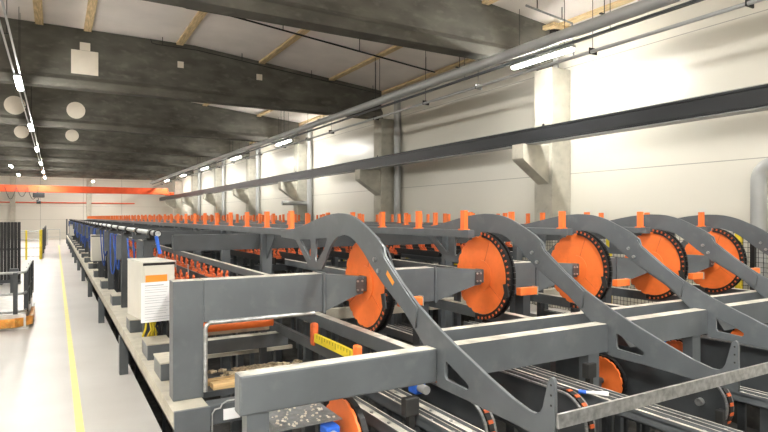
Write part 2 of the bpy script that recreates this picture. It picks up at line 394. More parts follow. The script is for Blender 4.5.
for k,(x,y) in enumerate(((-2.33,41),(-2.33,49),(2.8,55),(3.2,-2.6),(-3.6,-1.5),(1.0,-4.5),(3.4,2.4))):  # first two belong to the hall; the rest are added fill lights
    t=thing('strip_and_fill_lamp',(x,y,5.05),['far strip lamp left of the aisle lamp row, nearer one','far strip lamp left of the aisle lamp row, farther one','added fill lamp over the machine tail near the end wall','added fill lamp behind the camera, to the right','added fill lamp behind the camera, to the left','added fill lamp behind the camera, farthest back','added fill lamp right above the camera side of the machine'][k],'lamp')
    MB().box(x-.07,x+.07,y-.75,y+.75,5.09,5.14).build('housing', WHITEP, t)
    MB().box(x-.055,x+.055,y-.7,y+.7,5.05,5.09).build('diffuser', LAMP, t)
    MB().cyl((x,y-.5,5.14),(x,y-.5,6.86),.006,6).build('hanger', BLACK, t)
    MB().cyl((x,y+.5,5.14),(x,y+.5,6.86),.006,6).build('hanger', BLACK, t)
# sprinkler pipe runs between first and second beams
for i,(y,x0,x1,dz) in enumerate(((12.7,2.3,9.0,.34),(16.2,2.2,9.3,.22),(8.2,8.0,9.3,.25))):
    t=thing('sprinkler_pipe',(x0,y,ceil_z(x1)-dz),['thin dark sprinkler pipe under the ceiling panels between the two nearest beams','thin dark pipe along the top of the second roof beam','short bent pipe near the roof outlet'][i],'pipe')
    pts=[(x0,y,ceil_z(x0)-dz+.12),(x0+.03,y,ceil_z(x0)-dz+.02)]+[(x,y,ceil_z(x)-dz) for x in (x0+.15,3.4,x1) if x>=x0+.15]
    if i==2: pts=[(x0,y,ceil_z(x0)-dz),(x1,y,ceil_z(x1)-dz),(x1+.05,y,5.3)]
    MB().tube(pts,.022 if i!=1 else .012,8).build('pipe', BLACK if i<2 else DULLGALV, t)
    n=4 if i<2 else 2
    for j in range(n):
        x=x0+.3+(x1-x0-.6)*j/(n-1); MB().cyl((x,y,ceil_z(x)-dz),(x,y,ceil_z(x)),.01,6).build('hanger', BLACK, t)

# ------------------------------------------------------------ left side of the aisle
# rail-guarded lift platform
t=thing('guarded_platform',(-1.3,13.5,0),'low white platform with grey guard rails and an orange warning rim beside the aisle','platform')
MB().box(-2.7,-.42,11.95,15.5,0,.03).box(-2.65,-.46,12,15.45,.03,.26).build('deck', mat('platform_white',(.7,.69,.66),.4),t)
pk=MB().prism([(-2.72,11.86),(-.62,11.86),(-.36,12.15),(-.36,13.4),(-.42,13.4),(-.42,12.2),(-.66,11.94),(-2.72,11.94)],'z',.05,.2)
pk.build('warning_rim', mat('orange_rim',(.75,.30,.05),.5,0,.2,6,spots=(.75,.65,.2),spot_amt=.8), t)
rl=MB()
for z in (1.0,.62,.3):
    rl.tube([(-2.7,12.05,z),(-.6,12.05,z),(-.5,12.12,z),(-.47,12.25,z),(-.47,15.4,z)],.022,8)
rl.build('guard_rail', GALV, t)
for (x,y) in ((-2.0,12.05),(-.62,12.05),(-.47,12.35),(-.47,13.4),(-.47,14.4),(-.47,15.35)):
    MB().box(x-.035,x+.035,y-.035,y+.035,.26,1.0).build('post', GREY2, t)
for i in range(4):
    y=12.45+i*.75
    MB().box(-.485,-.455,y,y+.62,.33,.95).build('infill_panel', GREY2, t)
# black screen
t=thing('screen_panel',(-1.6,20.3,0),'tall black ribbed screen standing behind the guarded platform','screen')
sc_=MB()
for i in range(6): 
    x=-1.43+i*.088; sc_.box(x,x+.08,20.26,20.34,.12,1.85,bev=.012)
sc_.build('slats', BLACK, t)
MB().box(-1.45,-.91,20.27,20.33,.02,.12).box(-1.45,-.91,20.28,20.32,1.0,1.06).box(-1.45,-1.35,20.0,20.6,0,.02).box(-1.0,-.9,20.0,20.6,0,.02).build('base_frame', GREY2, t)
tag(MB().box(-1.0,-.84,17.2,17.35,0,.5,bev=.01).box(-1.02,-.82,17.18,17.36,.5,.68,bev=.02).build('control_pedestal', GREY2), 'small dark pedestal beside the black ribbed screen', 'pedestal')
# yellow-post fence
t=thing('safety_fence',(-1,31,0),'grey rail fence with two yellow posts at the far left of the aisle','fence')
for x in (-1.18,-.62):
    MB().box(x-.04,x+.04,31.16,31.24,0,1.38,bev=.006).build('yellow_post', YELLOW, t)['label']='yellow square post'
MB().box(-3.4,-3.32,31.16,31.24,0,1.38).build('post', GREY2, t)
f=MB()
for z in (.15,.55,.95,1.33): f.cyl((-3.4,31.2,z),(-.62,31.2,z),.022,8)
f.build('rails', GALV, t)
t=thing('mesh_fence',(-.6,39,0),'dark mesh fence run going away from the yellow posts along the aisle','fence')
f=MB().box(-.6,-.57,31.6,46,.1,1.36)
f.build('panel', BLACK, t)
for y in (31.6,36.4,41.2,46): MB().box(-.62,-.55,y-.04,y+.04,0,1.4).build('post', YELLOW if y<32 else GREY2, t)
t=thing('end_railing',(.1,47.5,0),'low grey tubular railing near the end wall','railing')
MB().cyl((-.5,47.5,1.1),(.28,47.5,1.1),.025,8).cyl((-.5,47.5,.55),(.28,47.5,.55),.02,8).cyl((.28,47.5,0),(.28,47.5,1.1),.025,8).cyl((-.5,47.5,0),(-.5,47.5,1.1),.025,8).build('tubes', GALV, t)

# ------------------------------------------------------------ sorter: ledge and legs along the aisle
t=thing('machine_ledge',(.84,27,.48),'long cream steel ledge beam running along the aisle side of the machine','beam')
MB().box(.72,.745,4.2,50,.48,.615).box(.72,.75,4.2,50,.48,.50).build('outer_web', CREAMST, t)
MB().box(.745,.97,4.21,50,.50,.615).build('top_flange', CREAMST, t)
MB().box(.722,.97,4.17,4.2,.2,.625).build('end_plate', GREY, t)
MB().box(.722,.97,4.17,4.2,.1,.2).build('end_foot', GREY, t)
legY=[7.9+4.03*k for k in range(11)]
for y in legY: MB().box(.70,.80,y-.05,y+.07,0,.485).build('leg', GREY, t)
MB().box(.7,.8,49.8,50,0,1.85).build('end_post', GREY2, t)
# brackets on the ledge
brY=[5.05,5.85]+[7.35+2.4*k for k in range(18)]
br=None
for i,y in enumerate(brY):
    if br is None:
        br=thing('ledge_bracket',(.86,y,.615),'x','bracket')
        MB().box(.765,.99,y-.0,y+.38,.615,.76,bev=.008).build('box_body', GREY, br)
        MB().box(.76,.995,y-.006,y+.386,.76,.772).build('top_plate', CREAMST, br)
        b=br
    else:
        b=copy_tree(br); b.location=(.86,y,.615)
    if i<12: fresh(b,'grey box bracket with cream top on the ledge, %s from the near end'%ORD[i],'box brackets on the ledge')
    else: fresh(b,'small far grey box bracket on the ledge beyond the twelfth','box brackets on the ledge')
# station posts on the ledge
def ordinal(i,n=12): return ORD[i] if i<n else None
st=None
for i in range(17):
    y=7.0+2.5*i
    if st is None:
        st=thing('station_post',(.9,y,.615),'x','post')
        MB().box(.87,.97,y-.05,y+.06,.615,1.74).build('upright', GREY2, st)
        MB().box(.80,.88,y-.02,y+.01,1.35,1.72).build('fin', GREY, st)
        MB().box(.9,1.0,y-.08,y+.08,1.735,1.76).build('bearing_seat', BLACK, st)
        p=st
    else:
        p=copy_tree(st); p.location=(.9,y,.615)
    fresh(p,'dark grey upright post standing on the ledge, '+(ordinal(i)+' from the camera' if i<12 else 'far beyond the twelfth one'),'upright posts on the ledge')
# line shaft
t=thing('line_shaft',(.95,28,1.78),'long bright steel shaft in black bearings along the top of the ledge posts','shaft')
MB().cyl((.95,6.45,1.82),(.95,50,1.82),.029,14).build('shaft', GALV, t)
for k in range(35):
    y=6.9+1.25*k
    MB().cyl((.95,y-.07,1.815),(.95,y+.07,1.815),.046,14).box(.92,.98,y-.05,y+.05,1.76,1.815).build('bearing', BLACK, t)
MB().cyl((.95,6.47,1.82),(.95,6.55,1.82),.04,14).build('end_collar', BLACK, t)
# blue lever at the near end
tag(MB().box(.93,.965,6.42,6.45,1.60,1.80,bev=.01,rot=Matrix.Rotation(-.2,3,'Y')).build('blue_lever', BLUE), 'blue flat lever hanging from the near end of the long shaft', 'lever')
# air hoses
random.seed(3)
HOSEN=[1,2,2,3,3,4,4,4,4,4,4,4,4,4,4]
for i in range(15):
    y=7.6+2.5*i; m=MB(); hx=[]
    for j in range(HOSEN[i]):
        x=.84+random.uniform(-.03,.05); d=random.uniform(.35,.75); w=random.uniform(-.2,.25)
        m.tube([(x+.03*math.sin(5*u+j),y+w*math.sin(PI*u)+.35*u,1.72-d*math.sin(PI*min(1,u*1.1))*.95) for u in [q/12 for q in range(13)]],.012,6)
    tag(m.build('air_hoses', BLUED), 'looping blue air hoses hanging between ledge posts, '+(ORD[i]+' from the camera' if i<12 else 'far beyond the twelfth bundle'), 'hose', 'blue hose bundles')

# cabinets on the ledge
def cabinet(loc, W, D, H, yaw, label, paper):
    t=thing('control_cabinet', loc, label, 'cabinet'); x,y,z=loc
    MB().box(x,x+W,y,y+D,z,z+H,bev=.006).build('body', WHITEBOX, t)
    MB().box(x+.008,x+W-.008,y-.014,y,z+.01,z+H-.03,bev=.004).build('door', WHITEBOX, t)
    MB().box(x-.004,x+W+.004,y-.018,y+D,z+H+.0,z+H+.012).build('lid', mat('lid_cream',(.7,.68,.62),.35), t)
    MB().box(x,x+W,y-.004,y+.0,z+H-.028,z+H-.002).build('seal_gap', BLACK, t)
    if paper:
        MB().box(x+.02,x+W*.74,y-.018,y-.0142,z+H-.20,z+H-.125).build('orange_label', ORLAB, t)
        MB().box(x-.025,x+W+.015,y-.024,y-.019,z-.015,z+H-.195,bev=0).build('notice_sheet', PAPER, t)
        m=MB(); random.seed(5)
        zz=z+H-.225; m.box(x+.01,x+W*.62,y-.0255,y-.0245,zz-.008,zz)
        for r in range(13):
            zz-=.024
            if r%4==3: zz-=.012
            m.box(x+.01,x+W-.04-random.random()*.06,y-.0252,y-.0244,zz-.0035,zz)
        m.build('printed_lines', INK, t)
    t.rotation_euler=(0,0,yaw)
    MB().box(.15,.23,D*.4,D*.5,.632-z,0).build('stand', GREY2).parent=t; t.children[-1].location=Vector((.19,D*.45,.632-z))
    return t
cabinet((.762,6.14,.95),.315,.60,.585,math.radians(8),'cream control cabinet with orange label and white printed notice, nearest the camera',True)
cabinet((.70,14.4,1.0),.30,.30,.58,0,'plain cream control cabinet on the ledge, second from the camera',False)
cabinet((.66,34.5,1.0),.36,.45,.58,0,'plain cream control cabinet far down the ledge',False)
tag(MB().box(.88,.96,8.6,8.62,.98,1.36).build('white_board', PAPER), 'narrow white board fixed upright between ledge posts behind the near cabinet', 'board')
# wiring under the cabinet
m=MB(); random.seed(9)
for j in range(7):
    x=.80+.02*j; m.tube([(x+.02,6.3,.96),(x+random.uniform(-.04,.04),6.25+random.uniform(-.06,.06),.85),(x+random.uniform(-.03,.05),6.3,.77),(x,6.38,.66)],.011,6)
tag(m.build('cable_bundle', YELLOW),'yellow cables dropping from below the near control cabinet','cable')
m=MB()
for j in range(5):
    x=.9+.022*j; m.tube([(x+.02,6.3,.96),(x+random.uniform(-.04,.04),6.2+random.uniform(-.06,.06),.88),(x+random.uniform(-.03,.05),6.25,.77),(x,6.3,.66)],.012,6)
tag(m.build('cable_bundle', BLACK),'black cables dropping from below the near control cabinet','cable')

# ------------------------------------------------------------ main frame
ARM=[2.10,3.72,5.06,6.36,7.60]
DISC=[2.31,3.59,4.92,6.24,7.48]
NTH=['first','second','third','fourth','fifth']
Y0=4.45
# near corner frame
t=thing('corner_frame',(.85,Y0,.615),'large grey steel frame post and box beam at the near left corner of the machine','frame')
MB().box(.76,.985,Y0,Y0+.16,.615,1.515,bev=.006).build('corner_post', GREYTOP, t)
MB().box(.985,1.98,Y0,Y0+.16,1.19,1.515,bev=.006).build('box_beam', GREYTOP, t)
MB().box(1.98,2.0,Y0-.015,Y0+.175,1.175,1.525).build('end_flange', GREY, t)
MB().tube([(1.9,Y0-.012,1.185),(1.03,Y0-.012,1.185),(1.005,Y0-.012,1.17),(.995,Y0-.012,1.14),(.995,Y0-.012,.66)],.017,10).build('edge_tube', GALV, t)
# lower sill with sign
t=thing('sill_beam',(1.5,4.3,.45),'grey steel sill beam low at the near end of the machine frame','beam')
MB().box(.975,2.6,4.22,4.36,.47,.615,bev=.006).build('beam', GREY, t)
MB().box(1.075,1.20,4.212,4.219,.495,.575).build('name_plate', PAPER, t)
m=MB().tube([(.99,4.2,.3),(.99,4.2,.56),(1.01,4.2,.59),(1.05,4.2,.595),(1.06,4.2,.62),(1.1,4.2,.64),(1.3,4.2,.645)],.006,6); m.build('cable', WHITEP, t)
# foot blocks in the pit for the sill
MB().box(1.5,1.62,4.23,4.35,-1.0,.47).build('foot', GREY2, t)
MB().box(2.45,2.57,4.23,4.35,-1.0,.47).build('foot', GREY2, t)
tag(MB().box(1.1,2.0,4.63,4.74,.60,.645,bev=.004).build('timber_board', LUMBER),'pale sawn board lying inside the near corner frame','board')
tag(MB().box(1.0,1.5,4.78,4.86,.60,.64,rot=Matrix.Rotation(.04,3,'Z')).build('timber_board', LUMBER),'shorter pale sawn board behind the board in the corner frame','board')
# inside of frame opening: rollers/shafts crossing
for (nme,y,z,r,x0,x1,mt,lab) in (('cross_shaft',5.0,1.045,.045,1.0,1.72,ORANGE,'orange round cross shaft seen through the near corner frame opening'),):
    tag(MB().cyl((x0,y,z),(x1,y,z),r,16).build(nme,mt),lab,'shaft')
tag(MB().box(.97,1.72,5.08,5.12,.955,.985).build('cross_bar',CREAMST),'thin cream cross bar below the orange cross shaft','bar')
tag(MB().box(.97,1.95,5.2,5.32,.76,.885,bev=.005).build('cross_beam',GREYTOP),'grey box cross beam inside the near corner frame opening','beam')
tag(MB().box(.97,2.1,5.48,5.52,.655,.69).build('cross_bar',CREAMST),'lower thin cream cross bar inside the near corner frame','bar')
t=thing('dust_tray',(1.5,5.2,.58),'dark tray covered with sawdust inside the near corner frame','tray')
MB().box(.97,2.15,4.615,5.2,.555,.60).build('tray',GREY2,t)
MB().box(1.3,1.36,4.8,4.86,-1,.555).box(2.0,2.06,4.8,4.86,-1,.555).build('leg',GREY2,t)
m=MB(); random.seed(12)
for i in range(160):
    x=random.gauss(1.62,.2); y=random.gauss(5.05,.09); a=.012+random.random()*.02
    x=min(2.3,max(1.05,x)); y=min(5.17,max(4.92,y))
    m.box(x-a,x+a,y-a,y+a,.60,.60+a*.6,rot=Matrix.Rotation(random.random()*3,3,'Z'))
m.build('sawdust',DUST,t)['kind']='stuff'
# debris pile below the sill
random.seed(21); 
bm_=MB()
t=thing('debris_box',(1.3,4.0,0),'brown bark and cardboard scraps heaped on a dark shelf below the sill beam','debris')
MB().box(.9,1.45,3.6,4.12,.22,.27).box(.92,.98,3.65,4.1,-1.0,.22).box(1.38,1.44,3.65,4.1,-1.0,.22).build('shelf',GREY2,t)
for i in range(46):
    x=random.uniform(.98,1.38); y=random.uniform(3.7,4.05); z=.29+random.random()*.12
    l=random.uniform(.03,.09); w=random.uniform(.02,.05)
    bm_.box(x-l,x+l,y-w,y+w,z-.012,z+.012,rot=Matrix.Rotation(random.uniform(-.6,.6),3,'X')@Matrix.Rotation(random.uniform(-.6,.6),3,'Y')@Matrix.Rotation(random.random()*3,3,'Z'))
bm_.build('scraps',CARD,t)['kind']='stuff'

# front box beam (continuous) with left leg
t=thing('front_box_beam',(4,2.97,.95),'long grey box beam across the foreground joining the curved arms','beam')
MB().box(.83,ARM[0]-.011,2.92,3.03,.955,1.17,bev=.012).build('beam', GREYTOP, t)
for k in range(5):
    xe=(ARM[k+1]-.011) if k<4 else 8.68; xa=ARM[k]
    MB().prism([(xa+.26,.955),(xe,.955),(xe,1.16),(xe-.01,1.17),(xa+.06,1.17),(xa+.06,1.145)],'y',2.92,3.03).build('beam', GREYTOP, t)
    MB().box(xa+.011,xa+.06,2.95,3.03,1.145,1.165).build('joint', GREY2, t)
for x in (.87,3.5,4.84,6.14,7.38,8.4):
    MB().box(x,x+.12,2.93,3.02,-1.0,.955).build('leg', GREY, t)
tag(MB().box(2.2,8.65,3.20,3.205,1.12,1.205).box(2.2,8.65,3.205,3.28,1.198,1.205).build('angle_bar', GREYTOP), 'slim grey angle bar running just behind the front box beam','bar')
# the galvanized tie bar at arm tips
t=thing('tie_bar',(4.5,1.93,.95),'flat galvanized tie bar linking the arm tips in the foreground','bar')
MB().box(2.10,7.75,1.934,1.9495,.975,1.045).build('flat', GALV, t)

ARM_OUT=[(5.79,1.855),(5.45,1.88),(5.19,1.912),(4.99,1.95),(4.81,1.985),(4.66,2.01),(4.51,2.026),(4.38,2.033),(4.27,2.03),(4.17,2.02),(4.08,2.0),(3.99,1.973),(3.9,1.935),(3.80,1.89),(3.706,1.845),(3.602,1.776),(3.585,1.715),(3.348,1.539),(3.135,1.405),(2.895,1.288),(2.714,1.213),(2.549,1.15),(2.426,1.102),(2.239,1.038),(2.12,1.01),(2.08,1.01),(2.049,1.025),(2.03,1.055),(1.997,1.19),(1.985,1.21),(1.971,1.218),(1.957,1.21),(1.952,1.19),(1.949,.90),(2.118,.904),(2.33,.912),(2.635,.922),(2.885,.924),(2.915,.93),(2.93,.945),(2.93,1.05),(3.04,1.13),(3.16,1.225),(3.321,1.345),(3.612,1.505),(3.80,1.63),(3.91,1.715),(3.993,1.768),(4.06,1.805),(4.13,1.83),(4.2,1.845),(4.27,1.85),(4.34,1.843),(4.409,1.822),(4.47,1.79),(4.54,1.735),(4.60,1.665),(4.68,1.565),(4.73,1.52),(4.79,1.515),(4.95,1.515),(5.03,1.53),(5.36,1.765),(5.42,1.775),(5.79,1.785)]
HOLE1=[(2.835,1.108),(2.845,1.098),(2.845,1.01),(2.832,.992),(2.63,.982),(2.612,.995),(2.612,1.012),(2.64,1.03)]
T1=[(5.25,1.775),(5.0,1.79),(4.98,1.775),(4.975,1.60),(4.985,1.59)]
T2=[(4.86,1.795),(4.62,1.812),(4.61,1.80),(4.68,1.70),(4.84,1.585),(4.87,1.59)]
ao=ARM_OUT; 
first=None
for k,x in enumerate(ARM):
    lab='curved grey steel arm plate, %s from the left, '%NTH[k]+['arching over the first orange disc','arching over the second orange disc','arching over the third orange disc','arching over the fourth orange disc','rightmost, arching over the fifth orange disc'][k]
    t=thing('curved_arm',(x,4.3,1.9),lab,'arm','curved arms over the orange discs')
    plate2d('arm_plate',ao,[HOLE1,T1,T2],.022,GREY,x,t)
    plate2d('stiffener_plate',[(3.62,1.77),(3.575,1.70),(3.34,1.53),(3.14,1.395),(3.16,1.26),(3.321,1.37),(3.60,1.52)],[],.014,GREY,x-.018,t,.002)
    for (y,z) in ((3.72,1.68),(3.66,1.60)):
        MB().cyl((x-.012,y,z),(x-.03,y,z),.016,8).build('bolt', GALV, t)
    m=MB()
    for z in (1.18,1.13,1.08): m.cyl((x-.0112,1.972,z),(x-.0125,1.972,z),.006,10)
    m.build('pin_holes', BLACK, t)
t0=[o for o in COL.objects if o.name.startswith('curved_arm')][0]
lb=MB().box(ARM[0]-.0275,ARM[0]-.0255,3.42,3.54,1.545,1.58,rot=Matrix.Rotation(.66,3,'X')).build('orange_sticker', ORLAB, t0)

# discs with chains
def wheel(x,k):
    yc,zc,R=4.27,1.433,.385
    t=thing('chain_disc',(x,yc,zc),'large orange steel disc with black chain, %s from the left'%NTH[k],'disc','orange chain discs')
    pts=[]
    N=22
    for i in range(N*4):
        a=2*PI*i/(N*4); r=R-(.016 if i%4 in (0,) else 0)
        pts.append((yc+r*math.cos(a),zc+r*math.sin(a)))
    plate2d('disc',pts,[],.03,ORANGE,x,t,.003)
    # radial seam and inner boss plates
    m=MB().cyl((x-.016,yc,zc),(x-.024,yc,zc),.15,24); m.build('boss_plate', ORANGE, t)
    s=MB()
    for a in (.35,2.2,4.1): s.box(x-.0175,x-.0152,yc-.003,yc+.003,zc+.15,zc+R-.02,rot=Matrix.Rotation(a,3,'X'),piv=(x-.0165,yc,zc))
    s.build('weld_seam', ORANGED, t)
    h=MB().box(x-.055,x-.024,yc-.055,yc+.055,zc-.065,zc+.065,bev=.01); hb=h.build('bearing', mat('bearing_grey',(.09,.09,.095),.4,.3), t)
    b=MB()
    for (a,c_) in ((-1,-1),(-1,1),(1,-1),(1,1)): b.cyl((x-.066,yc+a*.038,zc+c_*.045),(x-.055,yc+a*.038,zc+c_*.045),.011,8)
    b.build('bearing_bolts', GALV, hb)
    MB().cyl((x-.05,yc,zc),(x+.24,yc,zc),.03,16).build('axle', BLACK, t)
    # chain on the camera side
    c=MB(); n=24
    for i in range(n):
        a0=math.radians(95)+math.radians(184)*i/n   # from the top over the near (-Y) side
        am=a0+math.radians(184/n)/2
        rot=Matrix.Rotation(am,3,'X')
        for xx in (-.04,.02):
            c.box(x+xx,x+xx+.02,yc+R-.012,yc+R+.038,zc-.026,zc+.026,rot=rot,piv=(x,yc,zc))
        c.box(x-.03,x+.03,yc+R+.0,yc+R+.014,zc-.036,zc+.036,rot=rot,piv=(x,yc,zc))
    c.build('chain', BLACK, t)
    c=MB()
    for i in range(0,n):
        am=math.radians(95)+math.radians(184)*(i+.0)/n
        c.box(x-.046,x-.04,yc+R+.012,yc+R+.034,zc-.009,zc+.009,rot=Matrix.Rotation(am,3,'X'),piv=(x,yc,zc))
    c.build('chain_pins', ORANGED, t)
    g=MB().box(x-.07,x-.056,yc-.43,yc-.38,zc-.16,zc-.04,rot=Matrix.Rotation(-.25,3,'X'))
    g.build('guide_shoe', RUBBER, t)
    MB().box(x+.06,x+.27,yc-.46,yc-.40,zc-.15,zc-.08,bev=.006).build('crossbar', ORANGE, t)
    MB().box(x+.27,x+.275,yc-.465,yc-.395,zc-.155,zc-.075).build('crossbar_cap', CREAMST, t)
    return t
def nose(xb,d,t):
    a=[(xb,Y0,1.19),(xb,Y0+.12,1.19),(xb,Y0+.12,1.51),(xb,Y0,1.51)]; xe=d-.062
    xm=xb+(xe-xb)*.8
    m_=[(xm,4.225,1.345),(xm,4.345,1.345),(xm,4.345,1.50),(xm,4.225,1.50)]
    e_=[(xe,4.215,1.355),(xe,4.325,1.355),(xe,4.325,1.495),(xe,4.215,1.495)]
    MB().add(a+m_+e_,[(3,2,1,0),(8,9,10,11)]+[(i,(i+1)%4,(i+1)%4+4,i+4) for i in range(4)]+[(i+4,(i+1)%4+4,(i+1)%4+8,i+8) for i in range(4)]).build('nose_bracket', GREY, t)
    f=MB().box(xe-.075,xe,4.203,4.215,1.37,1.48,bev=.003).build('nose_flange', mat('bearing_grey',(.09,.09,.095),.4,.3), t)
    for a in (-.06,-.018):
        for z in (1.388,1.462): MB().cyl((xe+a,4.193,z),(xe+a,4.203,z),.009,8).build('bolt', GALV, f)
nose(2.0,DISC[0],[o for o in COL.objects if o.name=='corner_frame'][0])
for k,x in enumerate(DISC): wheel(x,k)
# shaft beams between discs
for k in range(1,5):
    d=DISC[k]; x0=DISC[k-1]+.26; x1=d-.44
    t=thing('disc_carrier_beam',((x0+x1)/2,Y0,1.19),'grey box beam tapering to the bearing of the %s orange disc'%NTH[k],'beam','carrier beams between discs')
    MB().box(x0,x1,Y0,Y0+.16,1.19,1.515,bev=.006).build('box_beam', GREYTOP, t)
    MB().box(x1,x1+.02,Y0-.012,Y0+.172,1.18,1.525).build('end_flange', GREY, t)
    nose(x1+.02,d,t)
    MB().box(x1-.16,x1-.06,Y0+.02,Y0+.14,-1,1.19).build('support_leg', GREY2, t)
# tapered end on near left nose: done. longitudinal box beams beneath the arms
for k,x in enumerate(ARM):
    t=thing('lower_box_beam',(x+.12,4.5,.95),'grey lower box beam running lengthwise beneath the %s curved arm'%NTH[k],'beam','lower beams beneath the arms')
    xx=x+.07
    MB().box(xx,xx+.09,3.30,6.4,.95,1.06,bev=.006).build('beam', GREYTOP, t)
    MB().box(xx+.0,xx+.09,3.29,3.30,.945,1.065).build('end_plate', GREY, t)
    for y in (3.6,6.2): MB().box(xx+.01,xx+.08,y,y+.08,-1.0,.95).build('leg', GREY2, t)
# ruler bar
t=thing('ruler_bar',(1.86,4.5,1.03),'yellow measuring bar with black ticks between the corner frame and the first disc','ruler')
MB().box(1.85,1.875,3.62,4.34,.965,1.035).build('bar', YELLOW, t)
m=MB()
for i in range(13): m.box(1.848,1.8495,3.67+i*.05,3.674+i*.05,1.005 if i%5 else .985,1.03)
m.build('ticks', BLACK, t)
MB().box(1.84,1.89,3.55,3.62,.90,1.085,bev=.015).build('orange_end', ORANGE, t)
MB().box(1.835,1.895,4.33,4.40,.93,1.12,bev=.02).build('orange_clamp', ORANGED, t)
MB().box(1.86,1.9,3.7,6.0,.88,.96).build('carrier', GREY2, t)
for y in (3.9,5.6): MB().box(1.86,1.9,y,y+.06,-1,.88).build('leg', GREY2, t)

# ------------------------------------------------------------ upper deck rails with orange stops
RX=[2.16,3.46,4.82,6.17,7.45]
stop_proto=None
def stop_mesh():
    m=MB().box(-.023,.023,-.010,.0,0,.19).box(-.023,-.015,0,.05,0,.19)
    m.box(-.04,.04,-.02,.065,-.004,.008)
    return m
sm=None
for k,x in enumerate(RX):
    ys=5.56 if k==0 else 4.28
    t=thing('deck_rail',(x,ys,1.80),'long grey upper rail with a row of upright orange stops, %s from the aisle'%NTH[k],'rail','upper rails with orange stops')
    MB().box(x-.04,x+.04,ys,50,1.80,1.875,bev=.004).build('rail', GREY, t)
    y=ys+.09; i=0
    while y<49.9:
        if sm is None:
            o=stop_mesh().build('stop', ORANGE, t); sm=o.data; 
            sm.transform(Matrix.Translation(Vector((x,ys,1.80)))) ; o.location=(0,y-ys,.075)
        else:
            o=bpy.data.objects.new('stop', sm); COL.objects.link(o); o.parent=t; o.location=(0,y-ys,.075)
        y+=.8 if k<2 else .8
# flat top walkway strips (support the stops visually) and cross frames
for j,y in enumerate([6.55,8.4,10.3,12.2,14.1,16.0,19.9,23.8,27.7,31.6,37.0,43.0]):
    t=thing('support_gantry',(4.5,y,-1.0),'dark grey gantry with posts and gussets under the upper rails, '+(ORD[j]+' from the camera'),'gantry','gantries under the upper rails')
    MB().box(1.12,8.3,y,y+.08,1.62,1.80).build('cross_beam', GREY2, t)
    for x in RX:
        MB().box(x-.06,x+.06,y-.09,y,-1.0,1.80).build('post', GREY, t)
        MB().prism([(y-.08,1.80),(y-.36,1.80),(y-.36,1.76),(y-.08,1.5)],'x',x-.008,x+.008).build('gusset', GREY, t)
    MB().box(1.12,8.3,y+.0,y+.07,.98,1.10).build('lower_beam', GREY2, t)
# mid-level lug carriers
def lug_mesh():
    m=MB().box(-.05,.05,-.03,.03,0,.035)
    m.prism([(-.03,.03),(.05,.03),(.075,.075),(.03,.12),(.01,.10),(.03,.07),(-.03,.06)],'x',-.035,-.018)
    m.prism([(-.03,.03),(.05,.03),(.075,.075),(.03,.12),(.01,.10),(.03,.07),(-.03,.06)],'x',.018,.035)
    return m
lm=None
def lug_lane(x,z,y0,y1,step,label):
    global lm
    t=thing('lug_carrier',(x,y0,z),label,'conveyor','lug carriers below the upper rails')
    MB().box(x-.07,x-.05,y0,y1,z-.09,z).box(x+.05,x+.07,y0,y1,z-.09,z).box(x-.05,x+.05,y0,y1,z-.04,z-.02).build('channel', BLACK if x>2 else GREY2, t)
    n=0; y=y0+.1
    while y<y1-.1 and n<100:
        if lm is None:
            o=lug_mesh().build('lug', ORANGED, t); lm=o.data; lm.transform(Matrix.Translation(Vector((x,y0,z)))); o.location=(0,y-y0,-.02)
        else:
            o=bpy.data.objects.new('lug', lm); COL.objects.link(o); o.parent=t; o.location=(0,y-y0,-.02)
        y+=step; n+=1
    yy=y0+(2.2 if x>2 else (2.0 if z>1.25 else 1.0))
    lg=0
    while yy<y1:
        MB().box(x-.02,x+.02,yy,yy+.04,-1.0 if x>PX0 else 0,z-.08).build('leg', GREY2, t); yy+=3.8
lug_lane(1.15,1.33,5.3,36,.33,'dark lug carrier with orange lugs, nearest the aisle, upper row')
lug_lane(1.42,1.38,5.4,36,.33,'dark lug carrier with orange lugs, second from the aisle, upper row')
lug_lane(1.28,1.20,6.4,28,.4,'dark lug carrier with orange lugs, lower row near the aisle')
q=0
for k in range(4):
    for j,dx in enumerate((.42,.95)):
        lug_lane(RX[k]+dx,1.46-.0*j,7.2,30,.42,'dark lug carrier with orange lugs, %s one between the %s and %s upper rails'%(('left','right')[j],NTH[k],NTH[k+1]))
# cream topped rail beside near lanes
def long_rail(x,z,y0,y1,w,hh,m,label,legs=True):
    t=thing('side_rail',(x,y0,z-hh),label,'rail')
    MB().box(x-w/2,x+w/2,y0,y1,z-hh,z,bev=.003).build('rail', m, t)
    y=y0+.4
    while y<y1 and legs:
        MB().box(x-.03,x+.03,y,y+.06,-1.0,z-hh).build('leg', GREY2, t); y+=3.9
long_rail(1.74,1.455,4.9,40,.055,.07,GREYTOP,'pale steel side rail sloping away beside the near lug carriers')
long_rail(1.60,1.25,5.2,30,.05,.07,GREYTOP,'grey side rail low beside the near lug carriers')
for k in range(4):
    long_rail(RX[k]+.68,1.40,4.95,34,.06,.08,GREYTOP,'grey side rail between the %s and %s upper rails'%(NTH[k],NTH[k+1]))
    long_rail(RX[k]+.25,1.24,5.0,22,.05,.10,GREY2,'dark low side rail right of the %s upper rail'%NTH[k])
# thin bright vertical pins in the near lane
m=None
for i in range(16):
    y=6.55+.75*i
    o=tag(MB().cyl((1.28,y,1.161),(1.28,y,1.47),.008,6).build('guide_pin', GALV),'thin bright guide pin standing between the two near lug carriers','pin','guide pins between near lug carriers')

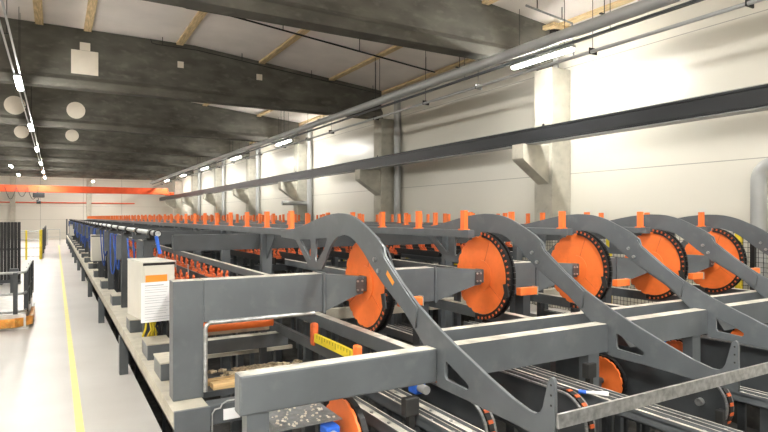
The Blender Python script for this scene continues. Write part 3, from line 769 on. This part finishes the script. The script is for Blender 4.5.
# ------------------------------------------------------------ lower conveyors in the foreground
def stadium(y0,y1,z,r,n=10):
    return [(y1+r*math.cos(a),z+r*math.sin(a)) for a in [(-PI/2+PI*i/n) for i in range(n+1)]]+[(y0+r*math.cos(a),z+r*math.sin(a)) for a in [(PI/2+PI*i/n) for i in range(n+1)]]
GAP=['below the first gap between arms','below the second gap between arms','below the third gap between arms','below the fourth gap between arms']
def channel(x,z,y0,y1,w,label,legs=(3.4,),m=None):
    t=thing('channel_rail',(x,y0,z-.08),label,'rail','low channel rails')
    MB().box(x-w/2,x+w/2,y0,y1,z-.08,z-.072).box(x-w/2,x-w/2+.008,y0,y1,z-.08,z).box(x+w/2-.008,x+w/2,y0,y1,z-.08,z).box(x-w/2,x+w/2,y0,y1,z-.03,z-.022).build('channel', m or GREYTOP, t)
    b=MB()
    for i in range(int((y1-y0)/.22)): MB().cyl((x,y0+.1+i*.22,z-.022),(x,y0+.1+i*.22,z-.008),.012,8).build('bolt', GALV, t)
    for y in legs: MB().box(x-.015,x+.015,y,y+.04,-1,z-.08).build('leg', GREY2, t)
SIDE=['left','middle','right']
for k,(xs,zs) in enumerate((((1.80,1.97,2.12),(.73,.78,.75)),((3.20,3.42,3.62),(.79,.755,.64)),((4.45,4.66,4.86),(.70,.66,.60)),((5.75,5.95,6.15),(.74,.70,.66)))):
    for j in range(3): channel(xs[j],zs[j],1.55 if k else 2.5,5.6 if k else 4.1,.09 if j!=1 else .06,'dusty grey channel rail, %s one of three %s'%(SIDE[j],GAP[k]),(3.45,) if k else (3.3,))
for k,x in enumerate((2.38,3.02,4.25,5.58,6.76)):
    lab=(GAP+['below the fourth gap between arms, right of the other'])[k] if k<4 else 'far right of the low conveyors'
    lab=['at the left, right of the first channel rails','below the first arm tip','below the second arm tip','right of the third channel rails','at the far right'][k]
    y0=(2.95,2.72,2.5,2.5,2.5)[k]; z=.60; r=.20
    t=thing('chain_guide',(x,3.5,-1.0),'dark round-nosed chain guide plate '+lab,'conveyor','round-nosed chain guides')
    y1=4.7 if k>1 else 3.85
    plate2d('side_plate',stadium(y0,y1,z,r),[],.02,GREY2,x,t,.002)
    rim=stadium(y0,y1,z,r+.002,14)
    m=MB(); 
    for xx in (x-.045,x+.025):
        m2=MB()
        for i in range(len(rim)-1):
            a,b=rim[i],rim[i+1]; ca=((a[0]-b[0])**2+(a[1]-b[1])**2)**.5
            if ca<1e-6: continue
            nx,nz=(b[1]-a[1])/ca,-(b[0]-a[0])/ca
            m.add([(xx,a[0],a[1]),(xx+.02,a[0],a[1]),(xx+.02,b[0],b[1]),(xx,b[0],b[1]),(xx,a[0]+nx*.012,a[1]+nz*.012),(xx+.02,a[0]+nx*.012,a[1]+nz*.012),(xx+.02,b[0]+nx*.012,b[1]+nz*.012),(xx,b[0]+nx*.012,b[1]+nz*.012)],[(0,1,2,3),(7,6,5,4),(0,4,5,1),(2,6,7,3),(1,5,6,2),(0,3,7,4)])
    m.build('rim', DULLGALV, t)
    c=MB(); 
    for i in range(9):
        am=PI/2+PI*.9*i/9
        c.box(x-.02,x+.02,y0+r-.004,y0+r+.022,z-.024,z+.024,rot=Matrix.Rotation(am,3,'X'),piv=(x,y0,z))
    c.build('chain', BLACK, t)
    c=MB()
    for i in range(7):
        am=PI/2+.15+PI*.9*i/9
        c.box(x-.018,x+.018,y0+r+.02,y0+r+.028,z-.012,z+.012,rot=Matrix.Rotation(am,3,'X'),piv=(x,y0,z))
    c.build('chain_lugs', ORANGED, t)
    MB().cyl((x-.05,y0,z),(x+.05,y0,z),.028,16).build('nose_hub', GALV, t)
    MB().box(x-.02,x+.02,3.2,3.26,-1,z-r+.02).build('leg', GREY2, t)
# stop blocks
for k,(x,y,z,zb) in enumerate(((1.89,2.9,.80,.70),(3.51,2.9,.80,.68),(4.22,2.3,.50,.4),(5.05,3.3,.74,-1))):
    if k==3: continue
    tag(MB().box(x-.05,x+.05,y,y+.06,z-.02,z+.09,bev=.008).box(x-.02,x+.02,y+.01,y+.05,-1,z-.02).build('stop_block', RUBBER),'black stop block on a low post '+GAP[k],'block','black stop blocks')
# low discs
def low_disc(x,yc,zc,R_,m,label,xl,xr):
    d=thing('lower_disc',(x,yc,zc),label,'disc','low orange discs')
    plate2d('disc',[(yc+(R_-(.01 if i%4==0 else 0))*math.cos(2*PI*i/64),zc+(R_-(.01 if i%4==0 else 0))*math.sin(2*PI*i/64)) for i in range(64)],[],.02,m,x,d)
    mm=MB()
    for i in range(20):
        mm.box(x+.014,x+.05,yc+R_-.02,yc+R_+.008,zc-.045,zc+.045,rot=Matrix.Rotation(2*PI*i/20,3,'X'),piv=(x,yc,zc))
    mm.build('chain', BLACK, d)
    MB().cyl((x-xl,yc,zc),(x+xr,yc,zc),.025,14).build('axle', GREY2, d)
    MB().box(x-xl,x-xl+.04,yc-.04,yc+.04,-1,zc+.04).build('pedestal', GREY2, d)
low_disc(1.52,3.12,.62,.27,ORANGE,'small orange disc low under the front box beam near its left end',.12,.1)
low_disc(2.46,3.35,.55,.25,ORANGED,'worn dark orange disc low just left of the first arm foot',.05,.1)
low_disc(4.12,3.30,.58,.20,ORANGE,'small orange disc low behind the second arm foot',.1,.04)
low_disc(5.35,3.4,.60,.17,ORANGED,'worn orange disc low behind the third arm foot',.1,.08)
low_disc(6.62,3.4,.6,.18,ORANGE,'small orange disc low behind the fourth arm foot',.1,.08)
low_disc(3.30,2.1,.66,.085,ORANGE,'tiny orange wheel hanging just under the tie bar, right one',.05,.03)
low_disc(2.80,2.15,.60,.085,ORANGE,'tiny orange wheel hanging just under the tie bar, left one',.05,.03)
# blue gear motors
for k,(x,y,z) in enumerate(((1.38,2.93,.74),(2.22,3.28,.80),(3.10,3.5,.78),(5.42,3.5,.74))):
    g=thing('gear_motor',(x,y,z-.06),'small blue gear motor with pale cap, '+['beside the leftmost low disc','beside the worn dark orange disc','left of the second low channel rails','near the third arm foot'][k],'motor','blue gear motors')
    MB().box(x-.04,x+.05,y+.03,y+.13,z-.05,z+.05,bev=.012).build('gearbox', BLUE, g)
    MB().cyl((x,y+.03,z),(x,y-.05,z),.03,16).build('motor_cap', WHITEP, g)
    MB().box(x-.02,x+.02,y+.06,y+.10,-1,z-.05).build('stand', GREY2, g)
t=thing('hand_brush',(3.17,2.6,.79),'white hand brush with blue grip lying on the low channel rails','brush')
MB().tube([(3.12,2.63,.808),(3.22,2.53,.808)],[.010,.015],10).build('bristles', PAPER, t)
MB().tube([(3.09,2.67,.808),(3.12,2.63,.808)],[.014,.014],10).build('grip', BLUE, t)
for k in range(4):
    x0=ARM[k]+.3
    tag(MB().box(x0,ARM[k+1]-.1,4.15,4.18,.62,.80).build('splash_plate', GREY2),'dark upright plate deep %s'%GAP[k],'plate')
    tag(MB().cyl((x0+.05,3.75,.88),(ARM[k+1]-.1,3.75,.88),.03,12).build('drive_shaft', GALV),'bright drive shaft lying across %s'%GAP[k],'shaft')
# metal sheet near left bottom
t=thing('chip_sheet',(1.6,3.2,.6),'galvanized sheet sprinkled with wood chips under the front box beam','sheet')
MB().box(1.08,1.47,3.02,3.38,.80,.806).box(1.08,1.086,3.02,3.38,.7,.80).build('sheet', DULLGALV, t)
m=MB(); random.seed(4)
for i in range(60):
    xx=random.uniform(1.1,1.45); yy=random.uniform(3.04,3.36); a=.003+random.random()*.004
    m.box(xx-a,xx+a,yy-a,yy+a,.806,.806+a,rot=Matrix.Rotation(random.random()*3,3,'Z'))
m.build('wood_chips', mat('pale_chips',(.75,.7,.6),.8), t)['kind']='stuff'
for xx in (1.12,): MB().box(xx,xx+.04,3.3,3.36,-1,.8).build('leg', GREY2, t)
t=thing('checker_plate',(1.7,4.0,.8),'dark grey perforated step plate beside the yellow measuring bar','plate')
MB().box(1.30,1.78,3.55,4.15,.80,.81).build('plate', GREY, t)
for xx in (1.55,1.7): MB().box(xx,xx+.04,3.8,3.86,-1,.8).build('leg', GREY2, t)
# orange shafts beyond the first disc at low level
for k in range(4):
    x0,x1=ARM[k]+.25,ARM[k+1]-.05
    tag(MB().cyl((x0,5.3,1.16),(x1,5.3,1.16),.035,14).build('cross_shaft', ORANGED),'orange cross shaft between the %s and %s lower box beams'%(NTH[k],NTH[k+1]),'shaft')
    tag(MB().box(x0,x1,5.7,5.78,.86,.98).build('cross_beam', CREAMST),'pale cross beam behind the orange cross shaft between the %s and %s arms'%(NTH[k],NTH[k+1]),'beam')
    tag(MB().box(x0,x1,3.9,4.2,.84,.86).build('belt_plate', RUBBER),'black belt plate low between the %s and %s arms'%(NTH[k],NTH[k+1]),'plate')
    for j,yy in enumerate((3.75,)):
        tag(MB().box(x0+.5,x0+.58,yy,yy+.08,.86,1.06,bev=.015).build('orange_finger', ORANGE),'orange finger block standing low between the %s and %s arms'%(NTH[k],NTH[k+1]),'block')

# ------------------------------------------------------------ fence by the right wall
t=thing('wire_fence',(8.8,9,0),'wire mesh safety fence with yellow posts between the machine and the right wall','fence')
m=MB()
y=2.6
while y<18: m.box(8.797,8.803,y-.003,y+.003,.15,1.78); y+=.07
z=.15
while z<1.8: m.box(8.796,8.804,2.6,18,z-.003,z+.003); z+=.07
m.build('mesh', BLACK, t)
for y in (2.6,4.62,6.9,9.2,11.5,13.8,16.0,18): MB().box(8.76,8.84,y-.04,y+.04,0,1.85,bev=.005).build('post', YELLOW, t)
for y in (4.5,): MB().box(8.77,8.83,y-.11,y-.05,0,1.85).build('black_post', BLACK, t)

# ------------------------------------------------------------ lights: the lamps themselves
w=bpy.data.worlds.new('world'); sc.world=w; w.use_nodes=True; w.node_tree.nodes['Background'].inputs[0].default_value=(.9,.95,1,1); w.node_tree.nodes['Background'].inputs[1].default_value=.3
sc.view_settings.exposure = 1.33
